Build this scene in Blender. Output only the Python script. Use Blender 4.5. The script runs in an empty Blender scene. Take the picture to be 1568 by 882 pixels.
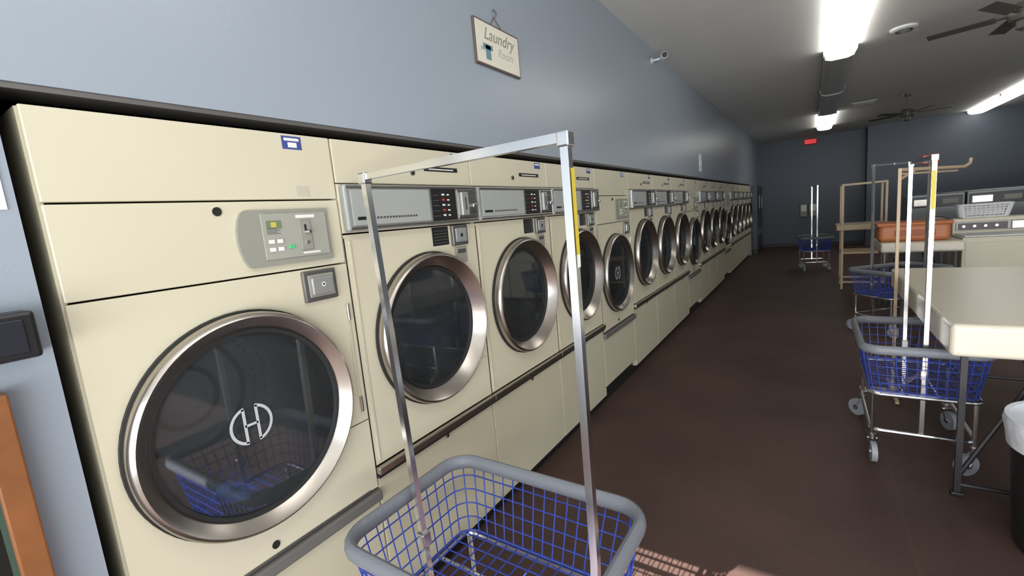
import bpy, bmesh, math, random
from mathutils import Vector, Matrix
random.seed(3)
CROP=None   # debug zoom (cx,cy,k) or None
PI=math.pi
S=bpy.context.scene
try:
    S.view_settings.view_transform='Standard'
except Exception: pass

# ---------------------------------------------------------------- materials
def lin(c):
    return tuple(((v/255)/12.92 if v/255<=.04045 else ((v/255+.055)/1.055)**2.4) for v in c)+(1,)
MATS={}
def mat(name,col,rough=.5,metal=0.,var=.06,scale=6.,bump=0.,bscale=60.,emit=None,estr=0.,spec=.5,aniso=0.):
    if name in MATS: return MATS[name]
    m=bpy.data.materials.new(name); m.use_nodes=True
    nt=m.node_tree; b=nt.nodes['Principled BSDF']
    c=lin(col)
    tc=nt.nodes.new('ShaderNodeTexCoord')
    nz=nt.nodes.new('ShaderNodeTexNoise'); nz.inputs['Scale'].default_value=scale; nz.inputs['Detail'].default_value=4
    nt.links.new(tc.outputs['Object'],nz.inputs['Vector'])
    r=nt.nodes.new('ShaderNodeMix'); r.data_type='RGBA'
    r.inputs[6].default_value=tuple(v*(1-var) for v in c[:3])+(1,)
    r.inputs[7].default_value=tuple(min(1,v*(1+var)) for v in c[:3])+(1,)
    nt.links.new(nz.outputs['Fac'],r.inputs[0]); nt.links.new(r.outputs[2],b.inputs['Base Color'])
    b.inputs['Roughness'].default_value=rough; b.inputs['Metallic'].default_value=metal
    b.inputs['Specular IOR Level'].default_value=spec
    if bump:
        n2=nt.nodes.new('ShaderNodeTexNoise'); n2.inputs['Scale'].default_value=bscale; n2.inputs['Detail'].default_value=3
        nt.links.new(tc.outputs['Object'],n2.inputs['Vector'])
        bp=nt.nodes.new('ShaderNodeBump'); bp.inputs['Strength'].default_value=bump; bp.inputs['Distance'].default_value=.01
        nt.links.new(n2.outputs['Fac'],bp.inputs['Height']); nt.links.new(bp.outputs['Normal'],b.inputs['Normal'])
    if emit:
        b.inputs['Emission Color'].default_value=lin(emit); b.inputs['Emission Strength'].default_value=estr
    MATS[name]=m; return m

cream=mat('cream_enamel',(203,197,173),.38,var=.03,scale=3)
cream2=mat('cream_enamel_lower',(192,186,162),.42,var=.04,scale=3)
gapm=mat('dark_gap',(30,28,26),.8)
steel=mat('brushed_steel',(184,178,170),.28,1.,var=.08,scale=20)
steeld=mat('steel_dark',(125,123,120),.38,.8)
railm=mat('kick_rail_grey',(112,110,106),.4,.2)
alum=mat('aluminium_panel',(168,172,170),.35,.5,var=.04)
chrome=mat('chrome',(228,228,228),.2,1.,var=.03)
blackp=mat('black_plastic',(28,28,30),.35)
rubber=mat('rubber_gasket',(32,32,32),.6)
greyp=mat('grey_panel',(142,142,131),.45,var=.03)
drumm=mat('drum_steel',(145,150,150),.5,.3,var=.2,scale=30)
perf=mat('drum_perforation',(100,104,104),.6)
labelw=mat('label_white',(225,225,220),.6,var=.02)
labelb=mat('label_blue',(60,75,140),.5)
red=mat('red_mark',(200,50,40),.5)
green=mat('green_led',(70,180,110),.5,emit=(60,200,110),estr=.15)
yellow=mat('yellow_sticker',(200,180,60),.5)
bluew=mat('blue_wire',(44,66,155),.35,var=.05)
rimg=mat('grey_bumper',(116,120,127),.5,bump=.15,bscale=120)
wheelg=mat('caster_grey',(140,144,150),.5)
tabm=mat('table_laminate',(214,207,188),.3,var=.03)
legm=mat('dark_leg',(46,44,46),.45,.3)
tan=mat('tan_paint',(186,164,132),.45)
orange=mat('orange_plastic',(186,114,70),.45)
whitep=mat('white_plastic',(222,224,226),.4)
fanm=mat('fan_dark',(82,80,74),.45)
frost=mat('logo_frost',(180,184,186),.4)
bag=mat('bag_white',(205,208,214),.35,bump=.5,bscale=30)

def glassmat():
    m=bpy.data.materials.new('tinted_door_glass'); m.use_nodes=True; nt=m.node_tree; nt.nodes.clear()
    o=nt.nodes.new('ShaderNodeOutputMaterial'); t=nt.nodes.new('ShaderNodeBsdfTransparent'); t.inputs[0].default_value=(.56,.61,.63,1)
    dd=nt.nodes.new('ShaderNodeBsdfDiffuse'); dd.inputs[0].default_value=(.40,.45,.47,1)
    nz=nt.nodes.new('ShaderNodeTexNoise'); nz.inputs['Scale'].default_value=5
    mr=nt.nodes.new('ShaderNodeMapRange'); mr.inputs[3].default_value=.02; mr.inputs[4].default_value=.09
    m0=nt.nodes.new('ShaderNodeMixShader'); nt.links.new(nz.outputs['Fac'],mr.inputs[0]); nt.links.new(mr.outputs[0],m0.inputs[0]); nt.links.new(t.outputs[0],m0.inputs[1]); nt.links.new(dd.outputs[0],m0.inputs[2])
    g=nt.nodes.new('ShaderNodeBsdfGlossy'); g.inputs['Roughness'].default_value=.03; g.inputs[0].default_value=(.9,.93,1,1)
    lw=nt.nodes.new('ShaderNodeFresnel'); lw.inputs['IOR'].default_value=1.75
    mx=nt.nodes.new('ShaderNodeMixShader'); nt.links.new(lw.outputs[0],mx.inputs[0]); nt.links.new(m0.outputs[0],mx.inputs[1]); nt.links.new(g.outputs[0],mx.inputs[2]); nt.links.new(mx.outputs[0],o.inputs[0])
    return m
dglass=glassmat()
def paneglass():
    m=bpy.data.materials.new('window_glass'); m.use_nodes=True; nt=m.node_tree; nt.nodes.clear()
    o=nt.nodes.new('ShaderNodeOutputMaterial'); t=nt.nodes.new('ShaderNodeBsdfTransparent')
    g=nt.nodes.new('ShaderNodeBsdfGlossy'); g.inputs['Roughness'].default_value=.02
    mx=nt.nodes.new('ShaderNodeMixShader'); mx.inputs[0].default_value=.06
    nt.links.new(t.outputs[0],mx.inputs[1]); nt.links.new(g.outputs[0],mx.inputs[2]); nt.links.new(mx.outputs[0],o.inputs[0]); return m
pglass=paneglass()

# ---------------------------------------------------------------- mesh builder
class MB:
    def __init__(s,name): s.name=name; s.bm=bmesh.new(); s.mats=[]
    def mi(s,m):
        if m not in s.mats: s.mats.append(m)
        return s.mats.index(m)
    def merge(s,b,m,smooth=False,M=None):
        if M is not None: bmesh.ops.transform(b,matrix=M,verts=b.verts)
        i=s.mi(m); mp={}
        for v in b.verts: mp[v]=s.bm.verts.new(v.co)
        for f in b.faces:
            try:
                nf=s.bm.faces.new([mp[v] for v in f.verts]); nf.material_index=i; nf.smooth=smooth
            except ValueError: pass
        b.free()
    def box(s,x0,x1,y0,y1,z0,z1,m,bev=0.,seg=2,M=None):
        b=bmesh.new(); bmesh.ops.create_cube(b,size=1)
        for v in b.verts:
            v.co=Vector(((x0+x1)/2+v.co.x*(x1-x0),(y0+y1)/2+v.co.y*(y1-y0),(z0+z1)/2+v.co.z*(z1-z0)))
        if bev: bmesh.ops.bevel(b,geom=b.edges[:],offset=bev,segments=seg,affect='EDGES',profile=.5)
        s.merge(b,m,False,M)
    def cyl(s,p0,p1,r0,r1,m,n=24,caps=True):
        p0=Vector(p0);p1=Vector(p1);d=p1-p0
        b=bmesh.new(); bmesh.ops.create_cone(b,cap_ends=caps,segments=n,radius1=r0,radius2=r1,depth=d.length)
        M=Matrix.Translation((p0+p1)/2)@d.to_track_quat('Z','Y').to_matrix().to_4x4()
        s.merge(b,m,True,M)
    def tube(s,pts,r,m,n=6,closed=False,rot=0.,smooth=True,flat=None):
        pts=[Vector(p) for p in pts]; N=len(pts); b=bmesh.new(); rings=[]
        prev=None
        for i,p in enumerate(pts):
            if closed: t=(pts[(i+1)%N]-pts[i-1]).normalized()
            elif i==0: t=(pts[1]-p).normalized()
            elif i==N-1: t=(p-pts[i-1]).normalized()
            else: t=((pts[i+1]-p).normalized()+(p-pts[i-1]).normalized()).normalized()
            up=Vector((0,0,1)) if abs(t.z)<.8 else Vector((1,0,0))
            a=up.cross(t).normalized()
            if prev is not None and a.dot(prev)<0 : a=-a
            prev=a; c=t.cross(a).normalized()
            ra,rb=(flat if flat else (r,r))
            rings.append([b.verts.new(p+a*math.cos(rot+2*PI*j/n)*ra+c*math.sin(rot+2*PI*j/n)*rb) for j in range(n)])
        for i in range(N if closed else N-1):
            A=rings[i];B=rings[(i+1)%N]
            for j in range(n): b.faces.new([A[j],A[(j+1)%n],B[(j+1)%n],B[j]])
        if not closed:
            b.faces.new(rings[0][::-1]); b.faces.new(rings[-1])
        s.merge(b,m,smooth)
    def lathe(s,prof,c,m,n=64,axis='x',smooth=True):
        b=bmesh.new(); rings=[]
        for h,r in prof:
            ring=[]
            for j in range(n):
                a=2*PI*j/n
                if axis=='x': co=(c[0]+h,c[1]+r*math.cos(a),c[2]+r*math.sin(a))
                elif axis=='z': co=(c[0]+r*math.cos(a),c[1]+r*math.sin(a),c[2]+h)
                else: co=(c[0]+r*math.cos(a),c[1]+h,c[2]+r*math.sin(a))
                ring.append(b.verts.new(co))
            rings.append(ring)
        for A,B in zip(rings,rings[1:]):
            for j in range(n): b.faces.new([A[j],A[(j+1)%n],B[(j+1)%n],B[j]])
        s.merge(b,m,smooth)
    def disc(s,c,r,m,n=64,axis='x'):
        b=bmesh.new(); vs=[]
        for j in range(n):
            a=2*PI*j/n
            if axis=='x': co=(c[0],c[1]+r*math.cos(a),c[2]+r*math.sin(a))
            elif axis=='z': co=(c[0]+r*math.cos(a),c[1]+r*math.sin(a),c[2])
            else: co=(c[0]+r*math.cos(a),c[1],c[2]+r*math.sin(a))
            vs.append(b.verts.new(co))
        b.faces.new(vs); s.merge(b,m)
    def holed(s,x,y0,y1,z0,z1,cy,cz,r,m,n=64):
        ang=[2*PI*j/n for j in range(n)]
        for yy,zz in ((y0,z0),(y0,z1),(y1,z0),(y1,z1)): ang.append(math.atan2(zz-cz,yy-cy)%(2*PI))
        ang=sorted(set(round(a,6) for a in ang)); b=bmesh.new(); A=[];B=[]
        for a in ang:
            c,q=math.cos(a),math.sin(a); t=1e9
            if c>1e-9:t=min(t,(y1-cy)/c)
            if c<-1e-9:t=min(t,(y0-cy)/c)
            if q>1e-9:t=min(t,(z1-cz)/q)
            if q<-1e-9:t=min(t,(z0-cz)/q)
            A.append(b.verts.new((x,cy+r*c,cz+r*q))); B.append(b.verts.new((x,cy+t*c,cz+t*q)))
        N=len(ang)
        for i in range(N): b.faces.new([A[i],B[i],B[(i+1)%N],A[(i+1)%N]])
        s.merge(b,m)
    def poly(s,pts,m):
        b=bmesh.new(); b.faces.new([b.verts.new(p) for p in pts]); s.merge(b,m)
    def mesh(s):
        me=bpy.data.meshes.new(s.name); s.bm.normal_update(); s.bm.to_mesh(me); s.bm.free()
        for m in s.mats: me.materials.append(m)
        return me
    def done(s,loc=(0,0,0),rz=0.,parent=None):
        return place(s.mesh(),s.name,loc,rz,parent)
def place(me,name,loc=(0,0,0),rz=0.,parent=None):
    o=bpy.data.objects.new(name,me); bpy.context.collection.objects.link(o)
    o.location=loc; o.rotation_euler=(0,0,rz)
    md=o.modifiers.new('es','EDGE_SPLIT'); md.split_angle=math.radians(38)
    if parent: o.parent=parent
    return o
def text(body,size,loc,rot,m,parent,name,shear=0.,align='CENTER',ext=.0008):
    cu=bpy.data.curves.new(name,'FONT'); cu.body=body; cu.size=size; cu.shear=shear; cu.align_x=align; cu.extrude=ext
    cu.materials.append(m); o=bpy.data.objects.new(name,cu); bpy.context.collection.objects.link(o)
    o.parent=parent; o.location=loc; o.rotation_euler=rot
    return o
RX=(PI/2,0,PI/2)

# ---------------------------------------------------------------- room
HC=3.30; YB=17.0; YF=-2.5; XR=7.6; YJ=16.5
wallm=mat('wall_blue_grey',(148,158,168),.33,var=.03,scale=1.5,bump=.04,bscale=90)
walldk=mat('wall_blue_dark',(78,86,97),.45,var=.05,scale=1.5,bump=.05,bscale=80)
ceilm=mat('ceiling_paint',(210,210,206),.8,var=.04,scale=2,bump=.25,bscale=120)

def floormat():
    m=bpy.data.materials.new('brown_floor'); m.use_nodes=True; nt=m.node_tree; b=nt.nodes['Principled BSDF']
    tc=nt.nodes.new('ShaderNodeTexCoord')
    n1=nt.nodes.new('ShaderNodeTexNoise'); n1.inputs['Scale'].default_value=1.3; n1.inputs['Detail'].default_value=6
    n2=nt.nodes.new('ShaderNodeTexNoise'); n2.inputs['Scale'].default_value=90; n2.inputs['Detail'].default_value=2
    br=nt.nodes.new('ShaderNodeTexBrick'); br.inputs['Scale'].default_value=1.; br.offset=0
    br.inputs['Brick Width'].default_value=1.83; br.inputs['Row Height'].default_value=1.83; br.inputs['Mortar Size'].default_value=.004
    br.inputs['Color1'].default_value=(1,1,1,1); br.inputs['Color2'].default_value=(1,1,1,1); br.inputs['Mortar'].default_value=(1.3,1.25,1.2,1)
    for q in (n1,n2,br): nt.links.new(tc.outputs['Object'],q.inputs['Vector'])
    r=nt.nodes.new('ShaderNodeValToRGB'); r.color_ramp.elements[0].color=lin((70,53,48)); r.color_ramp.elements[1].color=lin((92,70,63))
    r.color_ramp.elements[0].position=.3; r.color_ramp.elements[1].position=.75
    nt.links.new(n1.outputs['Fac'],r.inputs[0])
    mx=nt.nodes.new('ShaderNodeMix'); mx.data_type='RGBA'; mx.blend_type='MULTIPLY'; mx.inputs[0].default_value=1
    nt.links.new(r.outputs[0],mx.inputs[6]); nt.links.new(br.outputs['Color'],mx.inputs[7])
    mx2=nt.nodes.new('ShaderNodeMix'); mx2.data_type='RGBA'; mx2.blend_type='MULTIPLY'; mx2.inputs[0].default_value=.35
    nt.links.new(mx.outputs[2],mx2.inputs[6]); nt.links.new(n2.outputs['Fac'],mx2.inputs[7])
    nt.links.new(mx2.outputs[2],b.inputs['Base Color']); b.inputs['Roughness'].default_value=.62; b.inputs['Specular IOR Level'].default_value=.35
    bp=nt.nodes.new('ShaderNodeBump'); bp.inputs['Strength'].default_value=.3; bp.inputs['Distance'].default_value=.004
    nt.links.new(n2.outputs['Fac'],bp.inputs['Height']); nt.links.new(bp.outputs[0],b.inputs['Normal'])
    return m
f=MB('floor'); f.box(-1.0,XR+.15,YF-.15,YB+.15,-.1,0,floormat()); f.done()
f=MB('ceiling'); f.box(-1.0,XR+.15,YF-.15,YB+.15,HC,HC+.1,ceilm); f.done()
ND=18; DY0=.2734; W=.8; DEND=DY0+ND*W
w=MB('wall_left')
w.box(-.12,0,YF,DY0-.012,0,HC,wallm)
w.box(-.12,0,DY0-.012,DEND+.03,2.012,HC,wallm)
w.box(-.12,0,DEND+.03,YB,0,HC,wallm)
w.box(-1.0,-.95,YF,YB,0,HC,gapm)
w.done()
w=MB('trim_1'); w.box(-.11,-.004,DY0-.01,DEND+.03,1.998,2.012,steeld); w.done()
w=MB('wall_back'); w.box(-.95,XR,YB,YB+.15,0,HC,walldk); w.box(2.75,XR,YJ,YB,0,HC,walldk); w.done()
w=MB('wall_right'); w.box(XR,XR+.15,YF,YB,0,HC,wallm); w.done()
w=MB('baseboard_back'); w.box(0,2.75,YB-.015,YB,0,.1,blackp); w.done()
# front (street) wall with window band behind the camera
WZ0,WZ1=.35,2.57
w=MB('wall_front')
w.box(-.95,XR,YF-.15,YF,0,WZ0,wallm); w.box(-.95,XR,YF-.15,YF,WZ1,HC,wallm)
for a,b in ((-.95,.15),(2.55,2.65),(5.0,5.1),(7.3,XR)): w.box(a,b,YF-.15,YF,WZ0,WZ1,wallm)
w.done()
for i,(a,b) in enumerate(((.15,2.55),(2.65,5.0),(5.1,7.3))):
    w=MB('window_%d'%(i+1))
    for q in (a,b-.05): w.box(q,q+.05,YF-.12,YF-.04,WZ0,WZ1,steeld)
    w.box(a,b,YF-.12,YF-.04,WZ0,WZ0+.05,steeld); w.box(a,b,YF-.12,YF-.04,WZ1-.04,WZ1,steeld)
    w.box(a+.05,b-.05,YF-.085,YF-.08,WZ0+.05,WZ1-.04,pglass); w.done()

# ---------------------------------------------------------------- dryers
def door(m,cy,cz,R,logo=False,ringw=.05,deep=.0):
    g=R-ringw; X0=deep
    m.lathe([(0,R+.006),(.012,R+.006),(.012,R)],(0,cy,cz),rubber)
    m.lathe([(.0,R),(.038,R),(.048,R-.006),(.052,R-.014),(.046,R-.022),(X0+.012,g+.004),(X0+.008,g)],(0,cy,cz),steel,n=96)
    m.lathe([(X0+.008,g),(X0+.014,g-.004),(X0+.012,g-.014),(X0+.002,g-.016)],(0,cy,cz),rubber,n=96)
    m.disc((X0+.003,cy,cz),g-.014,dglass)
    m.lathe([(X0,g-.004),(-.05,g-.03)],(0,cy,cz),rubber)
    m.lathe([(-.05,g-.03),(-.055,.345),(-.5,.345)],(0,cy,cz),drumm)
    m.disc((-.5,cy,cz),.345,drumm)
    for k in range(3):
        a=.5+k*2*PI/3; c,q=math.cos(a),math.sin(a)
        m.tube([(-.08,cy+c*.33,cz+q*.33),(-.49,cy+c*.33,cz+q*.33)],.045,drumm,n=6)
    for rad in (.1,.2): m.lathe([(-.495,rad),(-.485,rad+.01),(-.495,rad+.02)],(0,cy,cz),steeld)
    for ring_,cnt in ((.26,56),(.30,64)):
        for k in range(cnt):
            a=k*2*PI/cnt; m.disc((-.493,cy+math.cos(a)*ring_,cz+math.sin(a)*ring_),.006,perf,n=8)
    if logo:
        X=X0+.006
        def arc(c0,r,a0,a1,wd,n=14):
            P=[(c0[0]+r*math.cos(a0+(a1-a0)*i/n),c0[1]+r*math.sin(a0+(a1-a0)*i/n)) for i in range(n+1)]
            Q=[(c0[0]+(r-wd)*math.cos(a0+(a1-a0)*i/n),c0[1]+(r-wd)*math.sin(a0+(a1-a0)*i/n)) for i in range(n+1)]
            for i in range(n): m.poly([(X,P[i][0],P[i][1]),(X,P[i+1][0],P[i+1][1]),(X,Q[i+1][0],Q[i+1][1]),(X,Q[i][0],Q[i][1])],frost)
        ly,lz=cy-.022,cz+.0
        arc((ly-.006,lz),.060,PI*.56,PI*1.44,.009); arc((ly+.006,lz),.060,-PI*.44,PI*.44,.009)
        for yy in (-.024,.015): m.poly([(X,ly+yy,lz-.054),(X,ly+yy+.009,lz-.054),(X,ly+yy+.009,lz+.054),(X,ly+yy,lz+.054)],frost)
        m.poly([(X,ly-.02,lz-.004),(X,ly+.02,lz-.004),(X,ly+.02,lz+.004),(X,ly-.02,lz+.004)],frost)

def dryer_common(m,toe=.08):
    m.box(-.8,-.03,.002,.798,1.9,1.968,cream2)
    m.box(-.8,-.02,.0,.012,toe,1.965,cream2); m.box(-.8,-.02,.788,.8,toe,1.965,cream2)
    m.box(-.05,-.045,.01,.79,toe,.6,gapm)
    m.box(-.4,-.045,0,.8,0,toe,blackp)

def lock(m,y,z,r=.011,x=-.004):
    m.lathe([(x,r),(x+.006,r),(x+.007,r*.6)],(0,y,z),steeld,n=20); m.disc((x+.0075,y,z),r*.62,blackp,n=20)

def dryerA(toe=.08):
    m=MB('tumble_dryer'); dryer_common(m,toe)
    F=-.004
    m.box(-.03,F,.004,.797,1.755,1.968,cream,.003)
    m.box(-.03,F,.004,.797,1.523,1.750,cream,.003)
    cy,cz,R=.376,1.08,.340
    m.holed(F,.004,.797,.62,1.518,cy,cz,R-.02,cream)
    m.box(-.03,F-.001,.004,.797,1.505,1.518,cream)
    m.box(F,F+.006,.765,.777,.95,1.36,cream2,.002)
    for z in (.98,1.34): m.cyl((F+.008,.771,z-.03),(F+.008,.771,z+.03),.006,.006,steel,12)
    m.box(F,F+.001,.7,.797,.905,.908,gapm)
    m.box(F,F+.004,.005,.76,.615,.625,steeld)
    m.box(-.03,.018,.0,.8,.568,.612,railm,.007)
    m.box(-.03,F-.002,.004,.797,toe,.57,cream2,.003)
    door(m,cy,cz,R,True,.05,.012)
    y0,y1,z0,z1=.42,.738,1.545,1.722
    outline=[(y1,z0),(y1,z1),(y0+.03,z1)]
    for i in range(9):
        a=PI/2+PI*i/8; outline.append((y0+.03+.035*math.cos(a),(z0+z1)/2+(z1-z0)/2*math.sin(a)))
    outline.append((y0+.03,z0))
    b=bmesh.new(); vs=[b.verts.new((F,y,z)) for y,z in outline]; fc=b.faces.new(vs)
    ex=bmesh.ops.extrude_face_region(b,geom=[fc]); bmesh.ops.translate(b,verts=[v for v in ex['geom'] if isinstance(v,bmesh.types.BMVert)],vec=(.014,0,0))
    m.merge(b,greyp)
    P=F+.0145
    m.box(P,P+.004,y0+.07,y1-.012,z0+.02,z1-.012,mat('panel_grey2',(156,156,145),.45),.002)
    P+=.004
    m.box(P,P+.002,y0+.085,y0+.135,z1-.06,z1-.035,mat('lcd',(110,124,92),.3)); m.box(P,P+.0025,y0+.1,y0+.118,z1-.055,z1-.04,mat('lcd_y',(190,180,80),.5))
    for yy in (0,.028):
        for zz in (.045,.07): m.box(P,P+.004,y0+.085+yy,y0+.105+yy,z0+zz,z0+zz+.013,labelw,.002)
    m.box(P,P+.004,y0+.15,y0+.172,z0+.05,z0+.061,green,.002)
    m.box(P,P+.005,y0+.195,y0+.24,z0+.04,z0+.14,greyp,.003); m.cyl((P,y0+.217,z0+.065),(P+.012,y0+.217,z0+.065),.007,.005,chrome,14)
    m.box(P+.005,P+.007,y0+.214,y0+.22,z0+.095,z0+.125,blackp); m.cyl((P,y0+.217,z0+.1),(P+.02,y0+.225,z0+.1),.006,.006,chrome,10)
    m.box(P,P+.001,y0+.19,y0+.26,z1-.03,z1-.02,labelw)
    m.box(P,P+.001,y0+.2,y0+.265,z0+.028,z0+.034,labelw)
    for k in range(4): m.box(P,P+.0006,y0+.085,y0+.12+.01*(k%2),z0+.115-k*.005,z0+.117-k*.005,steeld)
    m.box(F,F+.016,.605,.735,1.405,1.512,steeld,.004); m.box(F+.015,F+.02,.62,.722,1.42,1.498,greyp,.003)
    m.box(F+.019,F+.03,.628,.712,1.428,1.488,mat('vault_steel',(176,178,176),.35,.6),.004); m.disc((F+.031,.67,1.462),.008,labelw,n=16); m.disc((F+.0315,.67,1.462),.004,blackp,n=16)
    for q in (-.015,): m.box(F,F+.001,.63+q,.70+q,1.918,1.96,labelb); m.box(F+.001,F+.0016,.638+q,.692+q,1.945,1.954,labelw); m.box(F+.001,F+.0016,.65+q,.682+q,1.924,1.94,labelw)
    m.box(F,F+.0008,.64,.69,1.765,1.80,mat('old_label',(188,183,164),.6))
    for y,z in ((.375,1.722),(.37,.655)):
        m.disc((F+.001,y,z),.012,gapm,n=20); m.lathe([(F,.013),(F+.003,.013),(F+.003,.010)],(0,y,z),rubber,n=20)
    return m.mesh()

def dryerB():
    m=MB('tumble_dryer'); dryer_common(m)
    F=-.004
    m.box(-.03,F,.004,.797,1.812,1.968,cream,.003)
    m.box(-.03,F,.004,.797,1.628,1.808,cream,.002)
    cy,cz,R=.425,1.17,.340
    m.holed(F,.004,.797,.705,1.622,cy,cz,R-.03,cream)
    m.box(-.03,F-.001,.004,.797,1.61,1.622,cream)
    m.box(F,F+.005,.02,.028,.72,1.6,cream2,.001)
    m.box(F,F+.004,.70,.79,.92,.926,cream2); m.box(F,F+.004,.70,.79,1.34,1.346,cream2)
    m.box(-.03,.022,.0,.8,.668,.70,steel,.005); m.box(-.02,.012,0,.8,.655,.668,gapm)
    m.box(-.03,F-.002,.004,.797,.08,.655,cream2,.003)
    lock(m,.42,.64,.01)
    door(m,cy,cz,R,False,.062,-.012)
    m.box(-.004,.008,cy-R+.075,cy-R+.095,cz-.05,cz+.06,steel,.004)
    m.box(F,F+.034,.008,.79,1.632,1.805,alum,.008)
    X=F+.034
    for z in (1.638,1.79): m.box(X,X+.006,.012,.786,z,z+.01,steel,.002)
    m.box(X,X+.003,.03,.445,1.652,1.786,mat('fascia_grey',(172,176,172),.4,.2,var=.02),.002)
    m.box(X+.003,X+.004,.05,.12,1.672,1.684,blackp)
    for k in range(14): m.box(X+.003,X+.0036,.14+k*.016,.151+k*.016,1.674,1.682,steeld)
    m.box(X,X+.005,.455,.625,1.648,1.79,blackp,.002)
    for r in range(5):
        z=1.668+r*.023
        m.box(X+.005,X+.006,.525,.543,z,z+.008,red if r in (1,3) else labelw)
        m.box(X+.005,X+.006,.56,.575,z,z+.006,labelw); m.box(X+.005,X+.0056,.465,.505,z,z+.003,steel)
    m.box(X,X+.006,.635,.78,1.65,1.79,steel,.004)
    m.box(X+.006,X+.022,.65,.70,1.665,1.775,alum,.004); m.box(X+.006,X+.012,.71,.765,1.68,1.76,steeld,.004)
    m.box(X+.012,X+.03,.725,.75,1.70,1.72,chrome,.004); m.box(X+.022,X+.023,.672,.678,1.69,1.75,blackp)
    m.box(F,F+.002,.475,.585,1.535,1.62,blackp)
    for k in range(5): m.box(F+.002,F+.0026,.485,.575,1.545+k*.014,1.548+k*.014,steel)
    m.box(F,F+.02,.60,.71,1.525,1.622,steeld,.004); m.box(F+.02,F+.026,.615,.695,1.54,1.607,alum,.004); m.disc((F+.0265,.655,1.573),.009,blackp,n=16)
    m.box(F,F+.012,.62,.70,1.44,1.515,greyp,.003); m.box(F+.012,F+.013,.63,.69,1.485,1.505,steeld)
    m.box(F,F+.002,.47,.70,1.872,1.892,blackp); m.box(F+.002,F+.0025,.50,.67,1.879,1.884,labelw)
    lock(m,.395,1.862,.012)
    m.box(F,F+.001,.66,.73,1.925,1.96,labelb); m.box(F+.001,F+.0016,.668,.722,1.945,1.954,labelw)
    return m.mesh()
mA,mB_=dryerA(),dryerB(); mA2=dryerA(.15)
D0=place(mA,'tumble_dryer',(0,DY0+.0217,0)); D0.scale=(1,.9729,1)
for k in range(1,ND):
    place(mA2 if k in (4,8,12) else mB_,'tumble_dryer',(0,DY0+k*W,0))
def reflection_blob(name,c,sx,sy,sz,m,seed,par):
    b=bmesh.new(); bmesh.ops.create_icosphere(b,subdivisions=4,radius=1)
    from mathutils import noise
    for v in b.verts:
        n=noise.noise(v.co*2.3+Vector((seed,0,0)))*.45+noise.noise(v.co*6+Vector((0,seed,0)))*.16
        q=v.co*(1+n); v.co=Vector((q.x*sx,q.y*sy,max(q.z,-.55)*sz))
    k=MB(name); k.merge(b,m,True,Matrix.Translation(c)); o=k.mesh(); ob=bpy.data.objects.new(name,o); bpy.context.collection.objects.link(ob); ob.parent=par
reflection_blob('blue_reflection_blob',(-.12,.27,.825),.07,.12,.06,mat('reflection_blue',(70,140,250),.8,bump=.5,bscale=200),1.,D0)  # blob added in the drum, imitating a blue reflection in the door glass

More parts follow.
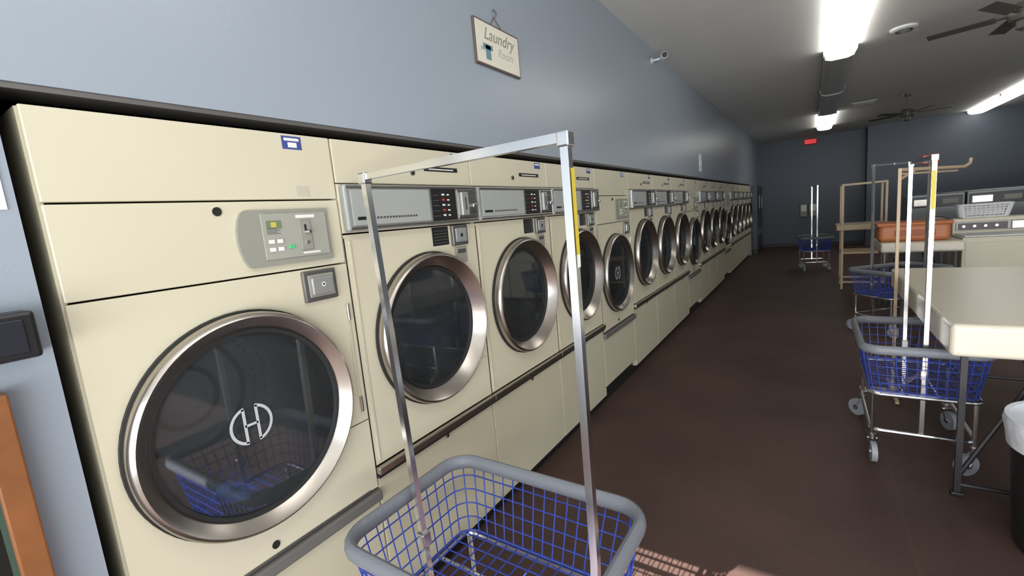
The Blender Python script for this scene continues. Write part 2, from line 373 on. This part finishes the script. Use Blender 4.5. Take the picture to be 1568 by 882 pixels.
# ---------------------------------------------------------------- laundry cart
def rrect(L,Wd,r,z,n=6,cx=0):
    P=[]
    for sx,sy,a0 in ((1,1,0),(-1,1,PI/2),(-1,-1,PI),(1,-1,3*PI/2)):
        for i in range(n+1):
            a=a0+PI/2*i/n
            P.append(Vector((cx+sx*(L/2-r)+r*math.cos(a),sy*(Wd/2-r)+r*math.sin(a),z)))
    return P
def cart(postH=1.797,wr=.0026,flag=True,frame=chrome,wire=bluew,L=.765,Wd=.56,lean=(-.038,-.012)):
    m=MB('laundry_cart')
    zr,zb=.70,.44
    top=rrect(L,Wd,.09,zr); bot=rrect(L-.09,Wd-.09,.06,zb)
    m.tube(top,.02,rimg,n=12,closed=True,flat=(.019,.027))
    for k in range(1,6):
        t=k/5.
        m.tube([a.lerp(b,t) for a,b in zip(top,bot)],wr if k<5 else wr*1.6,wire,n=6,closed=True)
    def walk(P,s):
        d=[0]
        for i in range(len(P)): d.append(d[-1]+(P[(i+1)%len(P)]-P[i]).length)
        s=(s%1.)*d[-1]
        for i in range(len(P)):
            if d[i+1]>=s:
                q=(s-d[i])/max(1e-9,d[i+1]-d[i]); return P[i].lerp(P[(i+1)%len(P)],q)
        return P[0]
    NV=54
    for k in range(NV):
        m.tube([walk(top,k/NV),walk(bot,k/NV)],wr,wire,n=6)
    l2,w2=(L-.09)/2,(Wd-.09)/2
    for k in range(-7,8):
        x=k*l2/7.6; m.tube([(x,-w2,zb),(x,w2,zb)],wr,wire,n=6)
    for k in range(-4,5):
        y=k*w2/4.6; m.tube([(-l2,y,zb),(l2,y,zb)],wr,wire,n=6)
    m.tube(rrect(L-.08,Wd-.08,.05,zb-.018),.011,frame,n=8,closed=True)
    for s_ in (-.07,.07): m.tube([(-l2,s_,zb-.016),(l2,s_,zb-.016)],.008,frame,n=8)
    m.tube(rrect(L-.12,Wd-.10,.05,.19),.011,frame,n=8,closed=True)
    for sx in (-1,1):
        for sy in (-1,1):
            x,y=sx*(L/2-.07),sy*(Wd/2-.06)
            m.tube([(x,y,zb-.02),(x,y,.15)],.011,frame,n=8)
            a=random.uniform(0,2*PI); c,s_=math.cos(a),math.sin(a); ox,oy=.035*c,.035*s_
            m.cyl((x,y,.16),(x,y,.13),.02,.02,frame,12)
            nx,ny=-s_,c
            for q in (-.02,.02):
                m.tube([(x+nx*q,y+ny*q,.13),(x+ox+nx*q,y+oy+ny*q,.06)],.0,frame,n=4,flat=(.004,.014))
            m.tube([(x+nx*.024,y+ny*.024,.13),(x-nx*.024,y-ny*.024,.13)],.006,frame,n=6)
            m.cyl((x+ox-nx*.014,y+oy-ny*.014,.06),(x+ox+nx*.014,y+oy+ny*.014,.06),.06,.06,wheelg,28)
            m.cyl((x+ox-nx*.02,y+oy-ny*.02,.06),(x+ox+nx*.02,y+oy+ny*.02,.06),.018,.018,frame,12)
    px=L/2-.04
    ln=lambda z: lean[1]*max(0,(z-.7))/(postH-.7)
    for sx,le in ((-1,lean[0]),(1,lean[1])):
        m.tube([(sx*(px-.035),0,.18),(sx*(px-.01),0,.72),(sx*px+le,0,postH)],.0145,frame,n=4,rot=PI/4,smooth=False)
        m.box(sx*px-.016+le,sx*px+.016+le,-.016,.016,postH-.022,postH+.013,frame,.004)
        m.box(sx*(px-.02)-.018,sx*(px-.02)+.018,-.018,.018,.53,.58,frame,.004)
    m.tube([(-px+lean[0],0,postH),(px+lean[1],0,postH)],.013,frame,n=4,rot=PI/4,smooth=False)
    m.tube([(-px*.3,0,postH),(px+lean[1],0,postH)],.016,frame,n=4,rot=PI/4,smooth=False)
    if flag:
        z0,z1=postH-.27,postH-.07; x=px+.0115
        m.poly([(x+ln(z0)-.0005,-.009,z0),(x+ln(z0)-.0005,.009,z0),(x+ln(z1)+.0012,.009,z1),(x+ln(z1)+.0012,-.009,z1)],yellow)
        m.poly([(x+ln(z0)-.001,-.009,z0-.03),(x+ln(z0)-.001,.009,z0-.03),(x+ln(z0)-.0005,.009,z0),(x+ln(z0)-.0005,-.009,z0)],labelw)
    return m.mesh()
Z2=(0.,0.)
cm=cart(); cm2=cart(1.75,lean=Z2); cn=cart(1.75,flag=False,lean=Z2)
place(cm,'laundry_cart',(.637,.985,0),math.radians(-1))
place(cm2,'laundry_cart',(1.975,3.60,0),math.radians(-90))
place(cart(1.85,flag=False,lean=Z2),'laundry_cart',(2.26,6.55,0),math.radians(40))
place(cn,'laundry_cart',(1.50,11.6,0),math.radians(-82))

# ---------------------------------------------------------------- tables
def table(x0,x1,y0,y1,zt,th=.17):
    m=MB('folding_table')
    m.box(x0,x1,y0,y1,zt-th,zt,tabm,.026,4)
    m.box(x0+.06,x1-.06,y0+.06,y1-.06,zt-th-.012,zt-th+.01,legm)
    for yy,sg in ((y0+.08,1),(y1-.08,-1)):
        for xx in (x0+.07,x1-.07):
            m.tube([(xx,yy,zt-th),(xx,yy,.0)],.018,legm,n=4,rot=PI/4,smooth=False)
            m.box(xx-.025,xx+.025,yy-.025,yy+.025,0,.02,blackp,.004)
        m.tube([(x0+.07,yy,.06),(x1-.07,yy,.06)],.012,legm,n=8)
        m.tube([(x0+.07,yy,.1),((x0+x1)/2-.1,yy,zt-th)],.012,legm,n=8)
        m.tube([(x1-.07,yy,.1),((x0+x1)/2+.1,yy,zt-th)],.012,legm,n=8)
    return m.done()
table(2.012,2.93,2.95,4.97,.93,.165)
table(2.16,2.92,7.15,8.0,.93,.12)
m=MB('plastic_bin')
m.box(2.15,2.82,7.3,7.75,.93,1.15,orange,.05,4); m.box(2.13,2.84,7.28,7.77,1.12,1.16,orange,.018,3)
m.box(2.30,2.68,7.292,7.302,1.0,1.07,mat('orange_dark',(160,86,46),.5),.004)
m.done()

# ---------------------------------------------------------------- tan garment rack and tan shelf rack
m=MB('garment_rack')
m.tube([(1.985,4.46,.03),(1.985,4.46,1.74)],.014,tan,n=4,rot=PI/4,smooth=False)
m.tube([(1.985,4.46,1.73),(2.58,5.70,1.73),(2.63,5.78,1.76),(2.64,5.80,1.80)],.013,tan,n=8)
m.tube([(1.985,4.46,1.66),(2.10,4.70,1.72)],.010,tan,n=8)
m.tube([(1.985,4.46,1.70),(2.50,5.53,1.70)],.008,tan,n=8)
for a,b in (((1.78,4.46),(1.985,4.46)),((1.985,4.2),(1.985,4.72)),((1.985,4.46),(2.3,5.1))):
    m.tube([(a[0],a[1],.02),(b[0],b[1],.02)],.016,tan,n=4,rot=PI/4,smooth=False)
m.done()
m=MB('shelf_rack')
x0,x1,y0,y1=1.87,2.42,9.2,9.75
for x in (x0,x1):
    for y in (y0,y1): m.tube([(x,y,0),(x,y,1.70)],.022,tan,n=4,rot=PI/4,smooth=False)
for z in (1.70,.6,.12):
    for y in (y0,y1): m.tube([(x0,y,z),(x1,y,z)],.02,tan,n=4,rot=PI/4,smooth=False)
    for x in (x0,x1): m.tube([(x,y0,z),(x,y1,z)],.02,tan,n=4,rot=PI/4,smooth=False)
m.box(x0-.08,x1+.08,y0-.05,y1+.05,.97,1.06,tan,.01)
for k in range(4): m.tube([(x0,y0+.05+k*.15,.6),(x1,y0+.05+k*.15,.6)],.012,tan,n=8)
m.done()

# ---------------------------------------------------------------- washers
def washer(front=cream):
    m=MB('washing_machine')
    m.box(0,.68,0,.68,.06,.92,front,.012); m.box(.02,.66,.03,.65,0,.06,blackp)
    m.box(.03,.65,.05,.5,.92,.935,whitep,.006)
    m.box(0,.68,.5,.68,.9,1.12,front,.015)
    m.box(.03,.65,.485,.502,.965,1.075,steeld,.004)
    m.box(.05,.50,.478,.488,.975,1.06,mat('washer_console',(54,48,44),.35),.003)
    for k in range(4): m.cyl((.1+k*.1,.478,1.02),(.1+k*.1,.462,1.02),.018,.016,steel,16)
    m.box(.53,.64,.46,.49,.97,1.065,steel,.005); m.box(.03,.65,-.004,.003,.1,.86,front,.004)
    return m.mesh()
def frontloader():
    m=MB('front_load_washer'); g=mat('washer_grey',(130,132,133),.4,.3)
    m.box(0,.70,0,.75,.08,1.42,g,.012); m.box(.02,.68,.03,.72,0,.08,blackp)
    m.box(.03,.67,-.012,.002,1.2,1.38,blackp,.004); m.box(.06,.3,-.016,-.011,1.23,1.34,steel,.003); m.box(.42,.62,-.016,-.011,1.25,1.33,greyp,.003)
    c=(.35,0,.78)
    m.lathe([(0,.27),(-.03,.27),(-.05,.25),(-.05,.22),(-.02,.19)],c,steel,axis='y'); m.disc((.35,-.02,.78),.195,blackp,axis='y')
    m.box(.1,.16,-.08,-.045,.72,.84,steel,.006); m.box(.03,.67,-.006,.002,.12,.42,g,.004)
    return m.mesh()
wm=washer(); wf=frontloader()
for k in range(4): place(wm,'washing_machine',(2.98+k*.7,7.62,0))
for k in range(6): place(wf,'front_load_washer',(2.85+k*.72,10.4,0))
m=MB('laundry_basket')
z=1.128; 
for k in range(6):
    zz=z+.006+k*.03; e=k*.006
    m.tube([p+Vector((3.28,8.21,0)) for p in rrect(.44+e*2,.12+e*2,.04,zz)],.007 if k<5 else .013,whitep,n=8,closed=True)
tp=rrect(.50,.18,.04,z+.155);bt=rrect(.44,.12,.04,z+.005)
for a,b in list(zip(tp,bt)): m.tube([a+Vector((3.28,8.21,0)),b+Vector((3.28,8.21,0))],.008,whitep,n=6)
for x in range(-5,6):
    for s_ in (-1,1): m.tube([(3.28+x*.04,8.21+s_*.06,z),(3.28+x*.042,8.21+s_*.085,z+.155)],.006,whitep,n=6)
m.box(3.08,3.48,8.155,8.265,z-.007,z+.002,whitep)
m.box(3.09,3.47,8.16,8.26,z+.01,z+.13,labelw,.03)
m.done()

# ---------------------------------------------------------------- trash can
m=MB('trash_can')
c=(2.40,2.68,0)
m.lathe([(0,.0),(0,.19),(.02,.2),(.54,.235),(.56,.245),(.58,.24)],c,blackp,n=48,axis='z')
m.lathe([(.47,.240),(.52,.246),(.57,.256),(.60,.250),(.595,.235),(.5,.22),(.45,.2),(.40,.0)],c,bag,n=48,axis='z')
m.done()

# ---------------------------------------------------------------- ceiling: fixtures, fans, vents
emit=mat('lit_diffuser',(250,250,250),.5,emit=(255,252,245),estr=5.6)
offd=mat('unlit_diffuser',(190,190,186),.25,.2,var=.1,scale=30)
def fixture(x,y0,y1,lit=True):
    m=MB('fluorescent_light_fixture')
    m.box(x-.11,x+.11,y0,y1,HC-.035,HC,whitep,.004)
    pr=[(x-.165,HC-.03),(x-.145,HC-.085),(x-.08,HC-.105),(x+.08,HC-.105),(x+.145,HC-.085),(x+.165,HC-.03)]
    d=emit if lit else offd
    a,b=y0+.04,y1-.04
    for p,q in zip(pr,pr[1:]): m.poly([(p[0],a,p[1]),(q[0],a,q[1]),(q[0],b,q[1]),(p[0],b,p[1])],d)
    for yy in (a,b):
        m.poly([(p[0],yy,p[1]) for p in pr],d)
    for e0,e1 in ((y0,y0+.04),(y1-.04,y1)):
        m.box(x-.17,x+.17,e0,e1,HC-.05,HC-.0,whitep,.005)
    return m.done()
fixture(1.72,4.68,7.12); fixture(1.72,7.16,9.60,False); fixture(1.72,9.64,12.08,False); fixture(1.72,12.4,14.84)
fixture(4.88,13.96,16.4); fixture(4.88,11.48,13.92); fixture(4.88,4.0,6.44); fixture(1.72,-.6,1.84)  # last two fixtures are out of view, added for overall room light
def fan(x,y,rot,dz=0):
    m=MB('ceiling_fan')
    m.lathe([(0,.07),(-.04,.06),(-.05,.015)],(x,y,HC),fanm,n=32,axis='z')
    m.cyl((x,y,HC-.04),(x,y,HC-.2-dz),.013,.013,fanm)
    Z=HC-dz
    m.lathe([(-.19,.02),(-.2,.07),(-.24,.10),(-.30,.105),(-.33,.09),(-.34,.05),(-.40,.05),(-.42,.02),(-.42,.0)],(x,y,Z),fanm,n=40,axis='z')
    for k in range(5):
        a=rot+k*2*PI/5; M=Matrix.Translation((x,y,Z-.28))@Matrix.Rotation(a,4,'Z')@Matrix.Rotation(math.radians(9),4,'X')
        m.box(.17,.62,-.06,.06,-.004,.004,fanm,.003,1,M); m.box(.08,.22,-.02,.02,-.006,.01,fanm,.003,1,M)
    return m.done()
fan(2.95,5.95,.35,.05); fan(2.95,11.7,.1,.08)
m=MB('smoke_detector'); m.lathe([(0,.12),(-.02,.12),(-.03,.10),(-.035,.0)],(2.27,6.85,HC),whitep,n=40,axis='z'); m.lathe([(-.03,.08),(-.04,.075),(-.04,.06),(-.03,.055)],(2.27,6.85,HC),steeld,n=40,axis='z'); m.done()
m=MB('ceiling_vent'); m.box(2.1,2.5,11.7,12.1,HC-.015,HC,ceilm,.004)
for k in range(6): m.box(2.13,2.47,11.74+k*.06,11.76+k*.06,HC-.025,HC-.012,steeld)
m.done()
m=MB('exit_sign'); m.box(1.24,1.58,YB-.06,YB,3.07,3.24,mat('exit_body',(150,30,30),.5),.01)
m.box(1.26,1.56,YB-.063,YB-.06,3.09,3.22,mat('exit_face',(200,50,50),.5,emit=(230,40,45),estr=.8))
eo=m.done(); text('EXIT',.13,(1.41,YB-.066,3.11),(PI/2,0,0),labelw,eo,'lettering')

# ---------------------------------------------------------------- wall sign
m=MB('wall_sign')
sy0,sy1,sz0,sz1=2.005,2.43,2.43,2.655
wood=mat('sign_frame',(92,84,76),.5)
m.box(0,.014,sy0,sy1,sz0,sz1,wood,.003)
m.box(.014,.016,sy0+.010,sy1-.010,sz0+.010,sz1-.010,mat('sign_face',(222,217,200),.5,var=.05))
m.tube([(.008,sy0+.16,sz1),(.008,2.205,sz1+.045),(.008,sy1-.16,sz1)],.0025,wood,n=6)
m.tube([(.0,2.205,sz1+.045),(.02,2.205,sz1+.05),(.025,2.205,sz1+.065),(.01,2.205,sz1+.085),(0.002,2.205,sz1+.08)],.004,steeld,n=8)
tq=mat('sign_teal',(104,140,150),.6)
m.box(.016,.0175,sy0+.085,sy0+.13,sz0+.035,sz0+.105,tq,.0); m.box(.016,.0175,sy0+.065,sy0+.15,sz0+.085,sz0+.11,tq)
m.box(.016,.017,sy0+.045,sy0+.08,sz0+.075,sz0+.09,mat('sign_cloth',(150,176,176),.6))
so=m.done()
dk=mat('sign_ink',(138,138,122),.6)
text('Laundry',.088,(.0165,(sy0+sy1)/2+.005,sz0+.135),RX,dk,so,'lettering_top',.35)
text('Room',.062,(.0165,sy0+.27,sz0+.07),RX,mat('sign_ink2',(172,176,162),.6),so,'lettering_bottom',.35)

# security camera
m=MB('security_camera')
m.lathe([(0,.03),(.012,.03),(.016,.012)],(0,5.24,3.17),whitep,n=24)
m.tube([(.01,5.24,3.17),(.07,5.26,3.175),(.10,5.27,3.19)],.011,whitep,n=8)
m.cyl((.09,5.33,3.195),(.15,5.19,3.18),.034,.034,whitep,24); m.cyl((.15,5.19,3.18),(.154,5.18,3.179),.028,.028,blackp,24)
m.box(.085,.115,5.27,5.3,3.17,3.2,whitep,.006)
m.done()
m=MB('light_switch_plate'); m.box(0,.012,7.62,7.78,2.1,2.36,whitep,.004); m.box(.012,.018,7.68,7.72,2.2,2.26,labelw,.002); m.done()

# left wall things
m=MB('soap_dispenser'); m.box(.001,.07,-.12,.235,1.425,1.525,blackp,.008); m.box(.07,.074,-.1,.215,1.44,1.51,mat('disp_face',(34,36,42),.25),.002); m.done()
m=MB('wall_notice'); m.box(.001,.003,-.02,.245,1.74,2.02,labelw)
for k in range(6): m.box(.003,.0035,.01,.2,1.78+k*.035,1.785+k*.035,steeld)
m.done()
wd=mat('orange_oak',(128,80,44),.4,var=.35,scale=14)
m=MB('display_cabinet')
m.box(.002,.05,.125,.172,.0,1.36,wd,.004); m.box(.002,.05,-.75,.125,1.30,1.36,wd,.004); m.box(.002,.05,-.75,.125,0,.08,wd,.004); m.box(.002,.05,-.8,-.75,0,1.36,wd,.004)
m.box(.002,.03,-.75,.125,.08,1.30,mat('cabinet_glass',(20,26,26),.12))
m.box(.03,.034,.116,.125,.08,1.3,mat('cab_green',(60,80,70),.4))
m.done()

# items at the back
m=MB('wall_vending_box')
for x in (1.16,1.40):
    m.box(x,x+.18,YB-.12,YB-.001,.92,1.3,greyp,.01); m.box(x+.02,x+.16,YB-.125,YB-.12,1.08,1.27,labelw)
m.done()
m=MB('change_machine')
cg=mat('change_machine_grey',(70,72,76),.4,.3)
for y in (14.95,15.75):
    m.box(.001,.16,y,y+.68,.12,1.95,cg,.015); m.box(.02,.14,y+.04,y+.64,0,.12,blackp)
    m.box(.16,.168,y+.06,y+.62,1.15,1.8,blackp,.004); m.box(.168,.176,y+.1,y+.35,1.45,1.65,steel,.004); m.box(.168,.174,y+.42,y+.56,1.3,1.7,labelw,.003)
    m.box(.16,.18,y+.15,y+.5,.55,.75,steeld,.006)
m.done()
m=MB('framed_notice'); m.box(3.9,4.25,YJ-.02,YJ-.001,2.1,2.35,red,.005); m.box(3.93,4.22,YJ-.024,YJ-.02,2.13,2.32,labelw); m.done()

# ---------------------------------------------------------------- lights
wld=bpy.data.worlds.new('sky'); S.world=wld; wld.use_nodes=True
wld.node_tree.nodes['Background'].inputs[0].default_value=(.8,.89,1,1); wld.node_tree.nodes['Background'].inputs[1].default_value=1.2
def area(name,loc,rot,sx,sy,p,col):
    l=bpy.data.lights.new(name,'AREA'); l.shape='RECTANGLE'; l.size=sx; l.size_y=sy; l.energy=p; l.color=col
    o=bpy.data.objects.new(name,l); o.location=loc; o.rotation_euler=rot; bpy.context.collection.objects.link(o); return o
area('window_daylight',(3.7,YF+.02,(WZ0+WZ1)/2),(PI/2,0,0),7.1,2.1,175,(.96,.985,1))
area('window_street_bounce',(3.7,YF+.1,.9),(PI/2+math.radians(42),0,0),7.1,.9,225,(.98,.99,1))
sn=bpy.data.lights.new('sun','SUN'); sn.energy=40; sn.angle=.006; sn.color=(1,.98,.96)
so=bpy.data.objects.new('sun',sn); d=Vector((0.115,1,-.547)); so.rotation_euler=d.to_track_quat('-Z','Y').to_euler(); bpy.context.collection.objects.link(so)

# ---------------------------------------------------------------- camera
fpx,yaw,pitch,roll=696.088,.5881,-.1474,-.0908
cy,sy=math.cos(yaw),math.sin(yaw); cp,sp=math.cos(pitch),math.sin(pitch)
F=Vector((-sy*cp,cy*cp,sp)); R=Vector((cy,sy,0)); U=R.cross(F)
c,s=math.cos(roll),math.sin(roll); R,U=c*R+s*U,-s*R+c*U
cam=bpy.data.cameras.new('camera'); cam.lens=fpx/1568*36; cam.sensor_width=36; cam.clip_start=.02
if CROP:
    cx_,cy_,k_=CROP; cam.lens*=k_; cam.shift_x=k_*(cx_-784)/1568; cam.shift_y=-k_*(cy_-441)/1568
co=bpy.data.objects.new('camera',cam); bpy.context.collection.objects.link(co)
M=Matrix((( R.x,U.x,-F.x,1.438),(R.y,U.y,-F.y,0),(R.z,U.z,-F.z,1.6209),(0,0,0,1)))
co.matrix_world=M
S.camera=co
